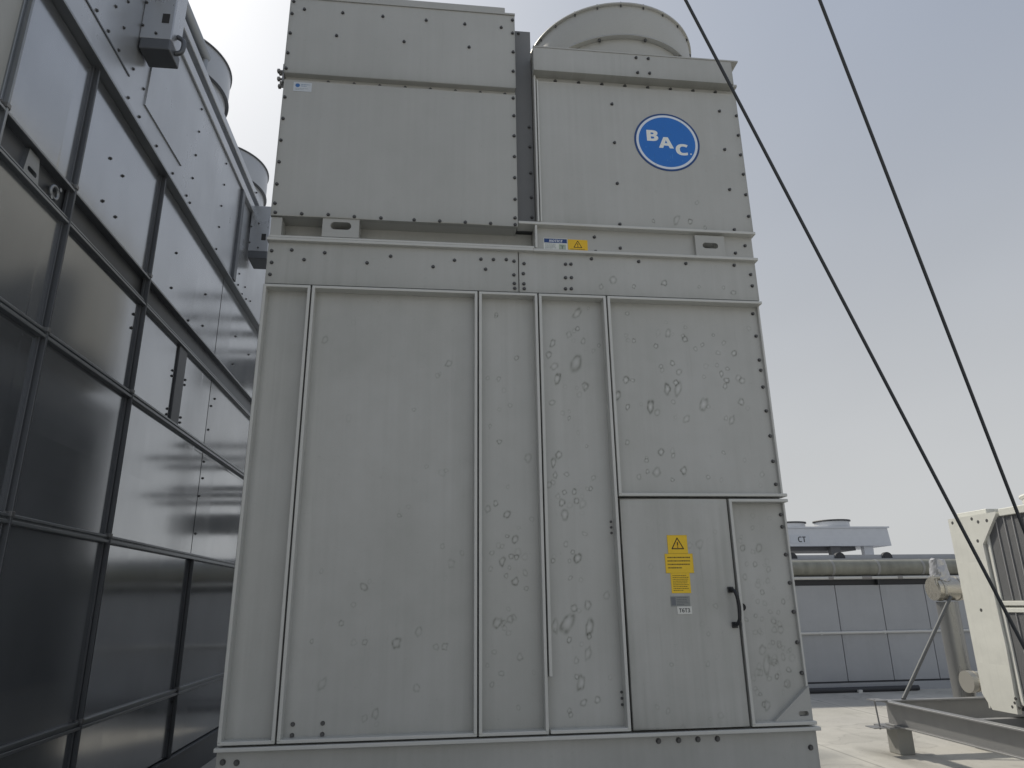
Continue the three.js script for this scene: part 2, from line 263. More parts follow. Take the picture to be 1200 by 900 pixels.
// sill flange, skirt, header, channel band
part(tower, 'sill', [rbx(XL - 0.008, XR + 0.011, 0.932, 0.953, -0.10, 0.006)], M.lip);
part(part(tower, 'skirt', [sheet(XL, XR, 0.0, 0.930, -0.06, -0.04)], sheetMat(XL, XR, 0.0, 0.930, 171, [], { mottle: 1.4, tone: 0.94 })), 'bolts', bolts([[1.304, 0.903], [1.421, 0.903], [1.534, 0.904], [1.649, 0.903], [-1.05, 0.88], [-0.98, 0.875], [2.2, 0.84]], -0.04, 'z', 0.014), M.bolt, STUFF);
{
  const mk = [[1.208, 3.743, 3], [1.123, 3.687, 2], [1.570, 3.735, 2], [1.816, 3.715, 1], [1.991, 3.717, 1], [1.35, 3.70, 1], [2.06, 3.68, 1]];
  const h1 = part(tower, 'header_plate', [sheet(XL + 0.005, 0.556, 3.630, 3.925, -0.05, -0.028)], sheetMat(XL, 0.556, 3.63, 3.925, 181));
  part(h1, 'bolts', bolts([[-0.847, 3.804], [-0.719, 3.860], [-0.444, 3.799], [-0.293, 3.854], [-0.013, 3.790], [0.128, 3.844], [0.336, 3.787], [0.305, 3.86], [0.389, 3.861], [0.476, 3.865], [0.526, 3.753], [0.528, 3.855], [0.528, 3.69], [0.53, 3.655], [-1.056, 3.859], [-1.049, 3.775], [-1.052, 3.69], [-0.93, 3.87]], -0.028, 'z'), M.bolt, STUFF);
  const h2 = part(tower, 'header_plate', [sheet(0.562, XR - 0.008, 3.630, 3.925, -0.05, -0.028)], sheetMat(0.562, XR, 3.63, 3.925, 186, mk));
  part(h2, 'bolts', bolts([[0.590, 3.765], [0.596, 3.840], [0.592, 3.69], [0.594, 3.655], [0.881, 3.848], [0.918, 3.850], [0.877, 3.747], [0.918, 3.749], [0.874, 3.665], [0.914, 3.667], [2.196, 3.826], [2.197, 3.739], [1.063, 3.897], [1.395, 3.891], [1.732, 3.891], [2.083, 3.893]], -0.028, 'z'), M.bolt, STUFF);
}
part(tower, 'ledge', [rbx(XL - 0.004, 0.66, 3.925, 3.945, -0.30, 0.002), rbx(0.66, XR + 0.006, 3.923, 3.944, -0.14, 0.004)], M.lip);
part(tower, 'ledge', [rbx(XL + 0.004, 0.668, 3.9485, 3.966, -0.30, -0.006)], M.lip);
{
  // left band: deep recess under the upper box, with a slotted lifting lug and an end post
  part(tower, 'base_channel', [sheet(XL + 0.03, 0.672, 3.945, 4.13, -0.20, -0.15)], sheetMat(XL, 0.67, 3.945, 4.13, 190));
  part(tower, 'end_post', [rbx(XL + 0.01, XL + 0.08, 3.966, 4.10, -0.15, -0.012)], M.grey);
  part(tower, 'lifting_lug', [slab([[-0.744, 3.968], [-0.506, 3.968], [-0.506, 4.112], [-0.744, 4.112]], -0.128, -0.006, 'z', [slotPts(-0.625, 4.052, 0.135, 0.056)])], M.grey);
  // right band
  const c = part(tower, 'base_channel', [slab([[0.69, 3.946], [XR, 3.946], [XR, 4.13], [0.69, 4.13]], -0.06, -0.045, 'z', [slotPts(1.92, 4.034, 0.115, 0.045)])], M.grey);
  part(c, 'bolts', bolts([[1.276, 3.998], [2.112, 3.998], [1.096, 4.075], [1.099, 3.963], [2.19, 4.06]], -0.045, 'z'), M.bolt, STUFF);
  part(tower, 'lifting_lug', [slab([[1.812, 3.95], [2.026, 3.95], [2.026, 4.112], [1.812, 4.112]], -0.045, -0.016, 'z', [slotPts(1.92, 4.034, 0.115, 0.045)])], M.grey);
  part(tower, 'ledge', [rbx(0.56, XR + 0.012, 4.128, 4.149, -0.10, 0.004), rbx(0.672, 0.689, 3.95, 4.128, -0.13, 0)], M.lip);
}
// upper left box
{
  const x0 = -1.08, x1 = 0.556;
  part(tower, 'upper_casing', [bx(x0 + 0.004, x1 - 0.004, 4.115, 5.875, -4.3, -0.036)], M.grey);
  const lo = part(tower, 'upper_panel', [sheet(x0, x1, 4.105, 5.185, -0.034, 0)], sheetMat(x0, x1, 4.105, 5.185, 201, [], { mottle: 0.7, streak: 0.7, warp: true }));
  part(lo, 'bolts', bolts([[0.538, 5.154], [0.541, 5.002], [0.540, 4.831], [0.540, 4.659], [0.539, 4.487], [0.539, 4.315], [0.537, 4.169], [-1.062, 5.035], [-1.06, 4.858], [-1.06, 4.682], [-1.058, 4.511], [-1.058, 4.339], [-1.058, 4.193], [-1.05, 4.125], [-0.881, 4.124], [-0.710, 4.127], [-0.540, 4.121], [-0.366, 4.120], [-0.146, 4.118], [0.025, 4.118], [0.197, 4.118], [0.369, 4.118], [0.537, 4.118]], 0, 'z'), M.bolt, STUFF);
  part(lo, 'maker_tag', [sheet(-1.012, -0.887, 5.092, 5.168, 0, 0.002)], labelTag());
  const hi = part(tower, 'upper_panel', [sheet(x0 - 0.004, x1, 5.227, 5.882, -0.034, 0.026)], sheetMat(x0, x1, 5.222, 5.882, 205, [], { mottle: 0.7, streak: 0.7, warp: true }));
  part(hi, 'bolts', bolts([[-0.980, 5.786], [-0.707, 5.781], [-0.419, 5.777], [-0.103, 5.773], [0.182, 5.766], [0.454, 5.761], [-0.739, 5.571], [-0.258, 5.563], [0.215, 5.557], [0.539, 5.838], [0.538, 5.716], [0.540, 5.543], [0.538, 5.369], [-1.06, 5.85], [-1.064, 5.738], [-1.063, 5.563], [-1.065, 5.389], [-1.067, 5.256]], 0.026, 'z'), M.bolt, STUFF);
  const jog = part(tower, 'seam_fold', [bx(x0 + 0.002, x1 - 0.002, 5.18, 5.2275, -0.035, -0.0215), bx(x0 + 0.002, x1 - 0.004, 5.2235, 5.2265, -0.0215, 0.025)], M.grey);
  part(jog, 'bolts', bolts(row([-0.78, 5.20], [0.48, 5.20], 8), -0.0215, 'z', 0.011), M.bolt, STUFF);
  part(tower, 'top_cap', [bx(x0 - 0.002, x1 + 0.002, 5.884, 5.898, -4.3, 0.034), rbx(x0 + 0.2, 0.5, 5.90, 6.095, -4.2, -0.11, 0.006)], M.grey);
  const w = [];
  for (const [dy, dz] of [[0.045, 0], [-0.03, 0.03], [0.0, -0.05], [0.02, 0.05], [-0.06, -0.01]]) w.push(rod(V(x0, 5.24 + dy, -0.06 + dz), V(x0 - 0.055, 5.24 + dy, -0.06 + dz), 0.009, 0.009, 8), rod(V(x0 - 0.035, 5.24 + dy, -0.06 + dz), V(x0 - 0.052, 5.24 + dy, -0.06 + dz), 0.017, 0.017, 6));
  w.push(rbx(x0 - 0.014, x0, 5.16, 5.31, -0.13, 0.01, 0.003));
  part(tower, 'side_bolt_plate', w, M.boltLight);
}
// recessed strip between the two upper boxes
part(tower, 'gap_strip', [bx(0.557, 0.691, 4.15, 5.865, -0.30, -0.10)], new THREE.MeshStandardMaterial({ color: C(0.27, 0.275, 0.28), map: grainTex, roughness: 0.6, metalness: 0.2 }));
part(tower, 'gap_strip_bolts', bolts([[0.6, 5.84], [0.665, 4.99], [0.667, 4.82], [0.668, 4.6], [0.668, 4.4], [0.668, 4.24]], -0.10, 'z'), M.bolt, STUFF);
// upper right box with rain cap, fan stack and emblem
{
  const x0 = 0.692, x1 = 2.25;
  part(tower, 'upper_casing', [bx(x0 + 0.004, x1 - 0.004, 4.14, 5.575, -1.62, -0.032)], M.grey);
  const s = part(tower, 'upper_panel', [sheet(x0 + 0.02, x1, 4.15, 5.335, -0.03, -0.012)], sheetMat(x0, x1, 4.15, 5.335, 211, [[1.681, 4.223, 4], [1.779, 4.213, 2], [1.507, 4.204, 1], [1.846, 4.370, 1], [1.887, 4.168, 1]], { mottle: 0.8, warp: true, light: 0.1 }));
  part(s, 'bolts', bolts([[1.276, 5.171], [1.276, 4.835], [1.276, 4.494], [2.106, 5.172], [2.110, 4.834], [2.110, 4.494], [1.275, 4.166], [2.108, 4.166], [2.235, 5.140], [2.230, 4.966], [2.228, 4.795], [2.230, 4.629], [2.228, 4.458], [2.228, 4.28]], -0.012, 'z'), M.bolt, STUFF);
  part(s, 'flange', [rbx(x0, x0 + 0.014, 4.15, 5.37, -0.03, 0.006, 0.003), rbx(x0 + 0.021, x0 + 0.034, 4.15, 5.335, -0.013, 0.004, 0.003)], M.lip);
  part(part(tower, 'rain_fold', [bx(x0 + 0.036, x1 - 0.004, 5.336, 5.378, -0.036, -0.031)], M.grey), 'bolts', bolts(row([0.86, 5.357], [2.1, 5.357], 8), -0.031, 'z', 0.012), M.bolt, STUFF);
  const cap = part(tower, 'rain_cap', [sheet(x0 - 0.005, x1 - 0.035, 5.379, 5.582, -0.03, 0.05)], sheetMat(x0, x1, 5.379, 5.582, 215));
  part(cap, 'bolts', bolts([[1.468, 5.553], [1.562, 5.553], [1.471, 5.417], [1.563, 5.419]], 0.05, 'z'), M.bolt, STUFF);
  part(cap, 'top_plate', [bx(x0 - 0.006, x1 + 0.02, 5.583, 5.594, -1.62, 0.054), bx(x1 - 0.033, x1 + 0.004, 5.381, 5.40, -0.03, 0.02)], M.grey);
  const cx = 1.475, cz = -0.72;
  const fan = part(tower, 'fan_stack', [lathe([[0.62, 5.594], [0.668, 5.594], [0.668, 5.835], [0.672, 5.838], [0.698, 5.845], [0.698, 6.12], [0.683, 6.12], [0.683, 5.86], [0.62, 5.82], [0.62, 5.594]], cx, cz, 96)], M.grey);
  part(fan, 'rim', [lathe([[0.685, 6.121], [0.714, 6.121], [0.714, 6.139], [0.685, 6.139], [0.685, 6.121]], cx, cz, 96), lathe([[0.669, 5.822], [0.707, 5.822], [0.707, 5.836], [0.669, 5.836]], cx, cz, 96)], M.grey);
  const bl = [];
  for (let i = 0; i < 24; i++) { const t = i / 24 * Math.PI * 2 + 0.1, r = 0.704; bl.push(rod(V(cx + r * Math.cos(t), 6.104, cz + r * Math.sin(t)), V(cx + r * Math.cos(t), 6.148, cz + r * Math.sin(t)), 0.006, 0.006, 6)); if (i % 2) bl.push(rod(V(cx + 0.69 * Math.cos(t), 5.802, cz + 0.69 * Math.sin(t)), V(cx + 0.69 * Math.cos(t), 5.822, cz + 0.69 * Math.sin(t)), 0.011, 0.011, 6)); }
  part(fan, 'rim_bolts', bl, M.bolt, STUFF);
  part(tower, 'cap_bolt', [rod(V(1.027, 5.594, 0.0), V(1.027, 5.63, 0.0), 0.011, 0.009, 6), rod(V(1.027, 5.594, 0), V(1.027, 5.602, 0), 0.017, 0.017, 10)], M.bolt);
  // emblem
  const disc = flat(new THREE.CylinderGeometry(0.247, 0.247, 0.003, 72)); disc.rotateX(Math.PI / 2); disc.translate(1.673, 4.868, -0.0105);
  { const p = disc.attributes.position, uv = disc.attributes.uv; for (let i = 0; i < p.count; i++) uv.setXY(i, (p.getX(i) - 1.673) / 0.5 + 0.5, (p.getY(i) - 4.868) / 0.5 + 0.5); }
  part(tower, 'emblem', [disc], emblemMat(), { label: 'round blue emblem with white ring and white letters' });
}
// stickers
part(tower, 'notice_sticker', [sheet(0.737, 0.904, 3.956, 4.052, -0.045, -0.043)], noticeMat());
part(tower, 'caution_sticker', [sheet(0.907, 1.045, 3.952, 4.048, -0.045, -0.0425)], cautionMat());
{
  const z = -0.006;
  part(tower, 'warning_sticker', [slab([[1.434, 2.036], [1.559, 2.036], [1.559, 1.926], [1.586, 1.926], [1.586, 1.812], [1.557, 1.812], [1.557, 1.697], [1.438, 1.697], [1.438, 1.812], [1.411, 1.812], [1.411, 1.926], [1.434, 1.926]], z, z + 0.002)].map((g) => { const p = g.attributes.position, uv = g.attributes.uv; for (let i = 0; i < p.count; i++) uv.setXY(i, (p.getX(i) - 1.411) / 0.175, (p.getY(i) - 1.697) / 0.339); return g; }), warningMat(), { label: 'yellow warning sticker in three stacked pieces' });
  part(tower, 'small_sticker', [sheet(1.427, 1.545, 1.622, 1.680, z, z + 0.002)], smallMat());
  part(tower, 'number_plate', [sheet(1.462, 1.552, 1.578, 1.622, z, z + 0.0035)], plateMat(), { label: 'white number plate T6T3' });
}
function canvasMat(w, h, draw, rough = 0.45) {
  const c = document.createElement('canvas'); c.width = w; c.height = h; const cg = c.getContext('2d'); draw(cg, w, h);
  for (let i = 0; i < 260; i++) { cg.fillStyle = i % 3 ? `rgba(90,88,80,${0.05 + 0.1 * hash(i, 1, w)})` : `rgba(225,225,220,${0.05 + 0.12 * hash(i, 2, w)})`; const L = 0.004 + 0.03 * Math.pow(hash(i, 5, h), 3); cg.fillRect(hash(i, 3, w) * w, hash(i, 4, h) * h, w * L * 0.6, h * L * (i % 5 ? 0.6 : 4)); }
  const t = new THREE.CanvasTexture(c); t.colorSpace = THREE.SRGBColorSpace;
  return new THREE.MeshStandardMaterial({ map: t, roughness: rough });
}
function emblemMat() {
  return canvasMat(512, 512, (g) => {
    const u = (x) => 256 + (x - 1.673) * 1024, v = (y) => 256 - (y - 4.868) * 1024;
    g.fillStyle = '#1e4680'; g.fillRect(0, 0, 512, 512);
    g.fillStyle = '#dfe6f0'; g.beginPath(); g.arc(256, 256, 238, 0, 7); g.fill();
    g.fillStyle = '#2472c8'; g.beginPath(); g.arc(256, 256, 219, 0, 7); g.fill();
    g.fillStyle = '#eef0ec'; g.strokeStyle = '#eef0ec'; g.lineWidth = 5; g.textAlign = 'center'; g.textBaseline = 'alphabetic';
    for (const [ch, x, y] of [['B', 1.562, 4.872], ['A', 1.664, 4.817], ['C', 1.778, 4.765]]) { g.save(); g.translate(u(x), v(y)); g.scale(1.28, 1); g.font = 'bold 128px sans-serif'; g.fillText(ch, 0, 0); g.strokeText(ch, 0, 0); g.restore(); }
    g.beginPath(); g.arc(u(1.846), v(4.775), 6, 0, 7); g.fill();
  }, 0.35);
}
function textBars(g, x, y, w, n, dy, h, color, s) { g.fillStyle = color; for (let i = 0; i < n; i++) { let cx = x; const end = x + w * (i === n - 1 ? 0.6 : 0.85 + 0.15 * hash(i, 1, s)); while (cx < end) { const l = 5 + 14 * hash(cx, i, s); g.fillRect(cx, y + i * dy, Math.min(l, end - cx), h); cx += l + 3; } } }
function tri(g, cx, cy, r) { g.lineJoin = 'round'; g.lineWidth = r * 0.16; g.strokeStyle = '#1a1608'; g.beginPath(); g.moveTo(cx, cy - r); g.lineTo(cx + r, cy + r * 0.75); g.lineTo(cx - r, cy + r * 0.75); g.closePath(); g.fillStyle = '#efc020'; g.fill(); g.stroke(); g.fillStyle = '#1a1608'; g.font = `bold ${r * 1.25}px sans-serif`; g.textAlign = 'center'; g.textBaseline = 'alphabetic'; g.fillText('!', cx, cy + r * 0.58); }
function warningMat() {
  return canvasMat(280, 540, (g) => {
    g.fillStyle = '#f4cb2e'; g.fillRect(0, 0, 280, 540);
    g.strokeStyle = '#a98512'; g.lineWidth = 2; g.strokeRect(37, 2, 200, 170); g.strokeRect(2, 176, 276, 180);
    tri(g, 137, 86, 58);
    textBars(g, 24, 206, 230, 4, 32, 11, '#5c4a14', 3); textBars(g, 62, 376, 160, 9, 17, 6, '#6a5518', 8);
  });
}
function noticeMat() { return canvasMat(260, 150, (g) => { g.fillStyle = '#d9dcd8'; g.fillRect(0, 0, 260, 150); g.fillStyle = '#21427c'; g.fillRect(6, 6, 248, 50); g.fillStyle = '#e6e8ea'; g.font = 'italic bold 40px sans-serif'; g.textAlign = 'center'; g.textBaseline = 'middle'; g.fillText('NOTICE', 130, 32); textBars(g, 16, 68, 130, 5, 15, 6, '#7f8a8a', 4); g.fillStyle = '#aab6a6'; g.fillRect(165, 70, 76, 62); g.fillStyle = '#6e7c70'; g.fillRect(180, 84, 44, 8); g.fillRect(196, 92, 12, 30); }); }
function cautionMat() { return canvasMat(220, 150, (g) => { g.fillStyle = '#ecc02a'; g.fillRect(0, 0, 220, 150); tri(g, 110, 60, 44); textBars(g, 24, 112, 170, 2, 16, 7, '#5c4a14', 6); }); }
function smallMat() { return canvasMat(200, 100, (g) => { g.fillStyle = '#8d908d'; g.fillRect(0, 0, 200, 100); g.fillStyle = '#6f7378'; g.fillRect(6, 10, 46, 80); textBars(g, 62, 12, 124, 5, 17, 6, '#62666a', 12); }); }
function plateMat() { return canvasMat(180, 88, (g) => { g.fillStyle = '#dcdcd6'; g.fillRect(0, 0, 180, 88); g.fillStyle = '#17181a'; g.font = 'bold 62px sans-serif'; g.textAlign = 'center'; g.textBaseline = 'middle'; g.fillText('T6T3', 90, 46); }); }
function labelTag() { return canvasMat(160, 96, (g) => { g.fillStyle = '#ccd2d8'; g.fillRect(0, 0, 160, 96); g.fillStyle = '#3c6fae'; g.beginPath(); g.arc(36, 34, 20, 0, 7); g.fill(); textBars(g, 66, 20, 80, 2, 16, 6, '#6d87a8', 2); textBars(g, 14, 64, 130, 2, 14, 5, '#9aa2aa', 9); }); }

// ================================================================= LEFT COOLING TOWER (bare galvanised steel)
{
  const X = -2.4, XP = -2.438, Z1 = 2.4, Z0 = -8.4, XBACK = -5.4;
  const wave = heightTex(256, 256, (i, j) => { const a = i / 256, b = j / 256, S = (x, y, s) => vnoise(x, y, s); return 0.75 * S(a * 3, b * 3, 401) + 0.2 * S(a * 6, b * 6, 405); });
  wave.repeat.set(0.31, 0.31);
  const rgh = dataTex(512, 512, (i, j) => { const x = i / 512, y = j / 512; return 0.62 + 0.12 * (fbm(x * 30, y * 5, 411) - 0.5) + 0.3 * (fbm(x * 5, y * 5, 417) - 0.5) + 0.015 * hash(i, j, 9); }, true);
  rgh.repeat.set(0.5, 0.5);
  const tint = dataTex(512, 512, (i, j) => { const x = i / 512, y = j / 512; return 0.8 * (0.95 + 0.25 * (fbm(x * 4, y * 4, 421) - 0.5) + 0.05 * (fbm(x * 40, y * 6, 425) - 0.5) + 0.02 * (hash(i, j, 2) - 0.5)); }, true);
  tint.repeat.set(0.37, 0.37);
  const steel = (k, rough, metal = 0.9) => new THREE.MeshStandardMaterial({ color: C(0.47 * k, 0.487 * k, 0.51 * k), map: tint, roughness: rough, roughnessMap: rgh, metalness: metal, bumpMap: wave, bumpScale: 0.003 });
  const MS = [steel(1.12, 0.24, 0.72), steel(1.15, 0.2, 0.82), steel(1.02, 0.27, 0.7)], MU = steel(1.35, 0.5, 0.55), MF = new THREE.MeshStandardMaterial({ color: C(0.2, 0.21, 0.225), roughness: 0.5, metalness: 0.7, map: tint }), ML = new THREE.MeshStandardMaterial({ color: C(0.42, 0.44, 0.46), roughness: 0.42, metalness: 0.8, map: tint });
  const MS4 = steel(1.25, 0.26, 0.8);
  const t = thing('cooling_tower', 'long dark galvanised steel cooling tower with bolted fins running back along the left edge', 'cooling tower', [-3.9, 0, -3]);
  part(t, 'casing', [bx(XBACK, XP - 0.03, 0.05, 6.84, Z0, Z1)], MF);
  const cols = [Z1, 0.62, -0.19, -1.52, -3.53, -5.6, Z0];
  const rails = [0.88, 2.16, 3.3, 4.09, 4.33, 5.33];
  const pb = (z0, z1, y0, y1, m, pts = [], x = XP) => { const p = part(t, 'panel', [bx(x - 0.012, x, y0 + 0.012, y1 - 0.012, z0 + 0.01, z1 - 0.01)], m); if (pts.length) part(p, 'bolts', bolts(pts, x, 'x', 0.012), M.bolt, STUFF); return p; };
  let n = 0;
  for (let c = 0; c < cols.length - 1; c++) for (let r = -1; r < rails.length - 1; r++) {
    const y0 = r < 0 ? 0.3 : rails[r], y1 = rails[r + 1];
    if (r === 3) continue;
    let z1 = cols[c], z0 = cols[c + 1];
    let pts = [];
    if (r === 4 && c === 2) pts = [[-0.614, 4.880], [-0.838, 4.878], [-0.616, 4.516], [-0.838, 4.516]];
    if (r === 4 && c === 3) pts = [[-2.076, 4.865], [-2.075, 4.503], [-2.996, 4.860], [-2.602, 4.395], [-3.030, 4.511]];
    if (r === 4 && c === 4) pts = [[-4.237, 4.859], [-4.24, 4.5], [-4.9, 4.86]];
    if (r === 2 && c === 4) pts = [[-3.713, 3.902], [-3.618, 3.792], [-3.616, 3.521]];
    if (r === 1 && c === 4) pts = [[-3.599, 3.162], [-3.624, 2.986], [-3.576, 2.788], [-3.606, 2.40]];
    if (r === -1 && c === 3) pts = [[-3.50, 0.793], [-3.50, 0.669], [-3.50, 0.545]];
    if (r === 2 && c === 2) pts = [[-1.40, 3.95], [-1.40, 3.83]];
    if (r === 2 && c === 3) { pb(-2.44, z1, y0, y1, MS[1], [[-2.378, 3.793], [-2.38, 3.74], [-2.380, 3.42], [-2.38, 3.366]]); pb(z0, -2.66, y0, y1, MS[1], [[-2.731, 3.812], [-2.731, 3.76], [-2.740, 3.43], [-2.740, 3.379]]); part(t, 'stiffener', [rbx(XP - 0.02, X - 0.02, y0, y1, -2.655, -2.445)], MF); continue; }
    pb(z0, z1, y0, y1, c === 0 && r >= 4 ? M.grey : r === 4 ? MS4 : MS[c >= 3 && r === 1 ? 1 : (n++ * 7 + c) % 3], pts);
  }
  // fins between the bays
  for (const [z, ya, yb] of [[0.62, 0, 7.0], [-0.19, 0, 5.47], [-1.52, 0, 5.47], [-3.53, 0.3, 2.13], [-5.6, 0.3, 5.3]]) {
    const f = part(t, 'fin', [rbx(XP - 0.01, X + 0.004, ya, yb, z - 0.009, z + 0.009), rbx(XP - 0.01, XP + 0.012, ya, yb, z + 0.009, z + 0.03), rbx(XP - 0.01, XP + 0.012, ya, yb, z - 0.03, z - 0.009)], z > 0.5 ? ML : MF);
    const cl = [];
    for (const y of [0.88, 2.16, 3.3, 4.33, 5.40]) if (y < yb && y > ya) cl.push(rod(V(X - 0.02, y + 0.03, z - 0.04), V(X - 0.02, y + 0.03, z + 0.04), 0.011, 0.011, 6), rbx(X - 0.05, X + 0.008, y + 0.012, y + 0.042, z - 0.018, z + 0.018, 0.003));
    part(f, 'bolts', cl, M.boltLight, STUFF);
  }
  // rails: two folded lips with a slot between
  for (const y of [0.88, 2.16, 3.3]) part(t, 'rail', [rbx(XP - 0.01, X, y - 0.03, y - 0.008, Z0, Z1), rbx(XP - 0.01, X - 0.006, y + 0.008, y + 0.028, Z0, Z1), bx(XP - 0.01, XP + 0.02, y - 0.008, y + 0.008, Z0, Z1)], ML);
  part(t, 'rail', [rbx(XP - 0.06, X, 4.075, 4.095, Z0, Z1), rbx(XP - 0.06, X - 0.01, 4.108, 4.122, Z0, Z1)], ML);
  part(t, 'rail', [rbx(XP - 0.06, X, 4.315, 4.335, Z0, Z1)], ML);
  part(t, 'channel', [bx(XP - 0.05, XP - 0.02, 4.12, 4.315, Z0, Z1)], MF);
  // hardware in the channel of the near bay
  part(t, 'lifting_lug', [slab([[0.16, 4.125], [0.33, 4.125], [0.31, 4.30], [0.20, 4.30]], XP - 0.02, X - 0.03, 'x', [slotPts(0.245, 4.18, 0.10, 0.035)])], ML);
  part(t, 'ring_bolt', [flat(new THREE.TorusGeometry(0.042, 0.012, 8, 20).rotateY(Math.PI / 2).translate(X - 0.03, 4.2, -0.01)), rod(V(XP - 0.02, 4.15, 0.02), V(X - 0.02, 4.15, 0.02), 0.014, 0.014, 8), rod(V(XP - 0.02, 4.25, -0.06), V(X - 0.02, 4.25, -0.06), 0.014, 0.014, 8)], ML);
  // base beam
  part(t, 'base_beam', [bx(XP - 0.02, XP + 0.025, 0.0, 0.27, Z0, Z1), rbx(XP - 0.02, X + 0.0, 0.275, 0.296, Z0, Z1)], MF);
  // upper cladding, proud of the bays below, in two lengths
  const uppers = [[-3.60, Z1, 5.33, 6.6], [Z0, -3.66, 5.33, 6.6]];
  const up1 = part(t, 'upper_panel', [bx(XP, X + 0.015, 5.345, 6.555, -3.60, Z1)], MU);
  part(up1, 'bolts', bolts([[0.019, 5.642], [-0.167, 5.642], [-0.347, 5.638], [-0.601, 5.692], [-0.815, 5.684], [-0.604, 5.424], [-0.824, 5.421], [-2.049, 6.476], [-2.064, 6.218], [-2.065, 5.943], [-2.069, 5.683], [-2.085, 5.417], [-2.967, 6.472], [-2.985, 6.207], [-2.979, 5.932], [-2.989, 5.672], [-2.987, 5.400], [-0.2, 5.9], [-0.36, 5.86], [-0.35, 6.1], [-1.98, 5.43], [-1.2, 5.42], [-1.6, 5.42]], X + 0.015, 'x', 0.012), M.bolt, STUFF);
  const up2 = part(t, 'upper_panel', [bx(XP, X - 0.01, 5.345, 6.555, Z0, -3.70)], MU);
  part(up2, 'bolts', bolts([[-4.0, 5.45], [-4.2, 5.42], [-4.4, 5.44], [-4.0, 5.6], [-4.3, 5.56], [-4.6, 5.5]], X - 0.01, 'x', 0.012), M.bolt, STUFF);
  part(t, 'ledge', [rbx(XP - 0.02, X + 0.035, 5.322, 5.344, Z0, Z1)], ML);
  part(t, 'access_plate', [slab([[-0.875, 5.96], [-0.866, 5.573], [-1.75, 5.60], [-1.731, 6.44], [-0.88, 6.44]], X + 0.012, X + 0.027, 'x')], MU);
  part(t, 'seam_strip', [slab([[0.9, 5.583], [-0.561, 5.583], [-0.561, 5.597], [0.9, 5.597]], X + 0.013, X + 0.022, 'x')], MF);
  part(t, 'end_fin', [rbx(XP, X + 0.05, 5.345, 6.55, -3.70, -3.60)], MF);
  // top beam
  const tb = part(t, 'top_beam', [rbx(XP - 0.1, X + 0.04, 6.56, 6.68, Z0, Z1, 0.012), bx(XP - 0.1, X - 0.06, 6.68, 6.80, Z0, Z1), rbx(XP - 0.1, X + 0.04, 6.80, 6.90, Z0, Z1, 0.012)], MU);
  // two fan stacks on top
  const fanMat = steel(1.35, 0.5, 0.35);
  for (const cz of [-3.05, -5.15]) {
    const f = part(t, 'fan_stack', [lathe([[0.62, 6.85], [0.66, 6.85], [0.66, 7.44], [0.685, 7.45], [0.685, 7.83], [0.665, 7.83], [0.665, 7.46], [0.62, 7.44]], -3.2, cz)], fanMat);
    part(f, 'rim', [lathe([[0.664, 7.831], [0.70, 7.831], [0.70, 7.848], [0.664, 7.848], [0.664, 7.831]], -3.2, cz), lathe([[0.661, 7.425], [0.70, 7.425], [0.70, 7.439], [0.661, 7.439]], -3.2, cz)], MF);
  }
  // motor boxes hung on the face, with rounded conduit and name plate
  for (const [z, d] of [[-0.60, 0.2], [-4.15, 0.29]]) {
    const m = part(t, 'motor_box', [rbx(X + 0.016, X + 0.262, 6.0, z < -2 ? 6.66 : 6.98, z - d, z, 0.01)], MU);
    part(m, 'junction_box', [rbx(X + 0.03, X + 0.265, 5.89, 5.998, z - d - 0.01, z + 0.012, 0.012)], MF);
    part(m, 'name_plate', [bx(X + 0.17, X + 0.225, 6.16, 6.25, z, z + 0.004)], M.dark);
    part(m, 'conduit', [flat(new THREE.TubeGeometry(new THREE.CatmullRomCurve3([V(X + 0.265, 5.95, z - d / 2), V(X + 0.31, 5.97, z - d / 2), V(X + 0.315, 6.08, z - d / 2), V(X + 0.265, 6.12, z - d / 2)]), 20, 0.02, 8))], MF);
    part(m, 'bolts', bolts([[X + 0.03, 6.12], [X + 0.03, 6.35], [X + 0.03, 6.6], [X + 0.14, 6.05], [X + 0.05, 6.85], [X + 0.12, 6.4]], z, 'z', 0.011), M.bolt, STUFF);
  }
  part(t, 'top_conduit', [rod(V(-2.62, 7.45, 2.2), V(-2.62, 7.55, -2.55), 0.07, 0.07, 18), rod(V(-2.62, 7.55, -2.53), V(-2.62, 6.85, -2.55), 0.05, 0.05, 18), rod(V(-2.62, 7.47, 1.2), V(-2.62, 6.85, 1.2), 0.04, 0.04, 12)], ML);
}

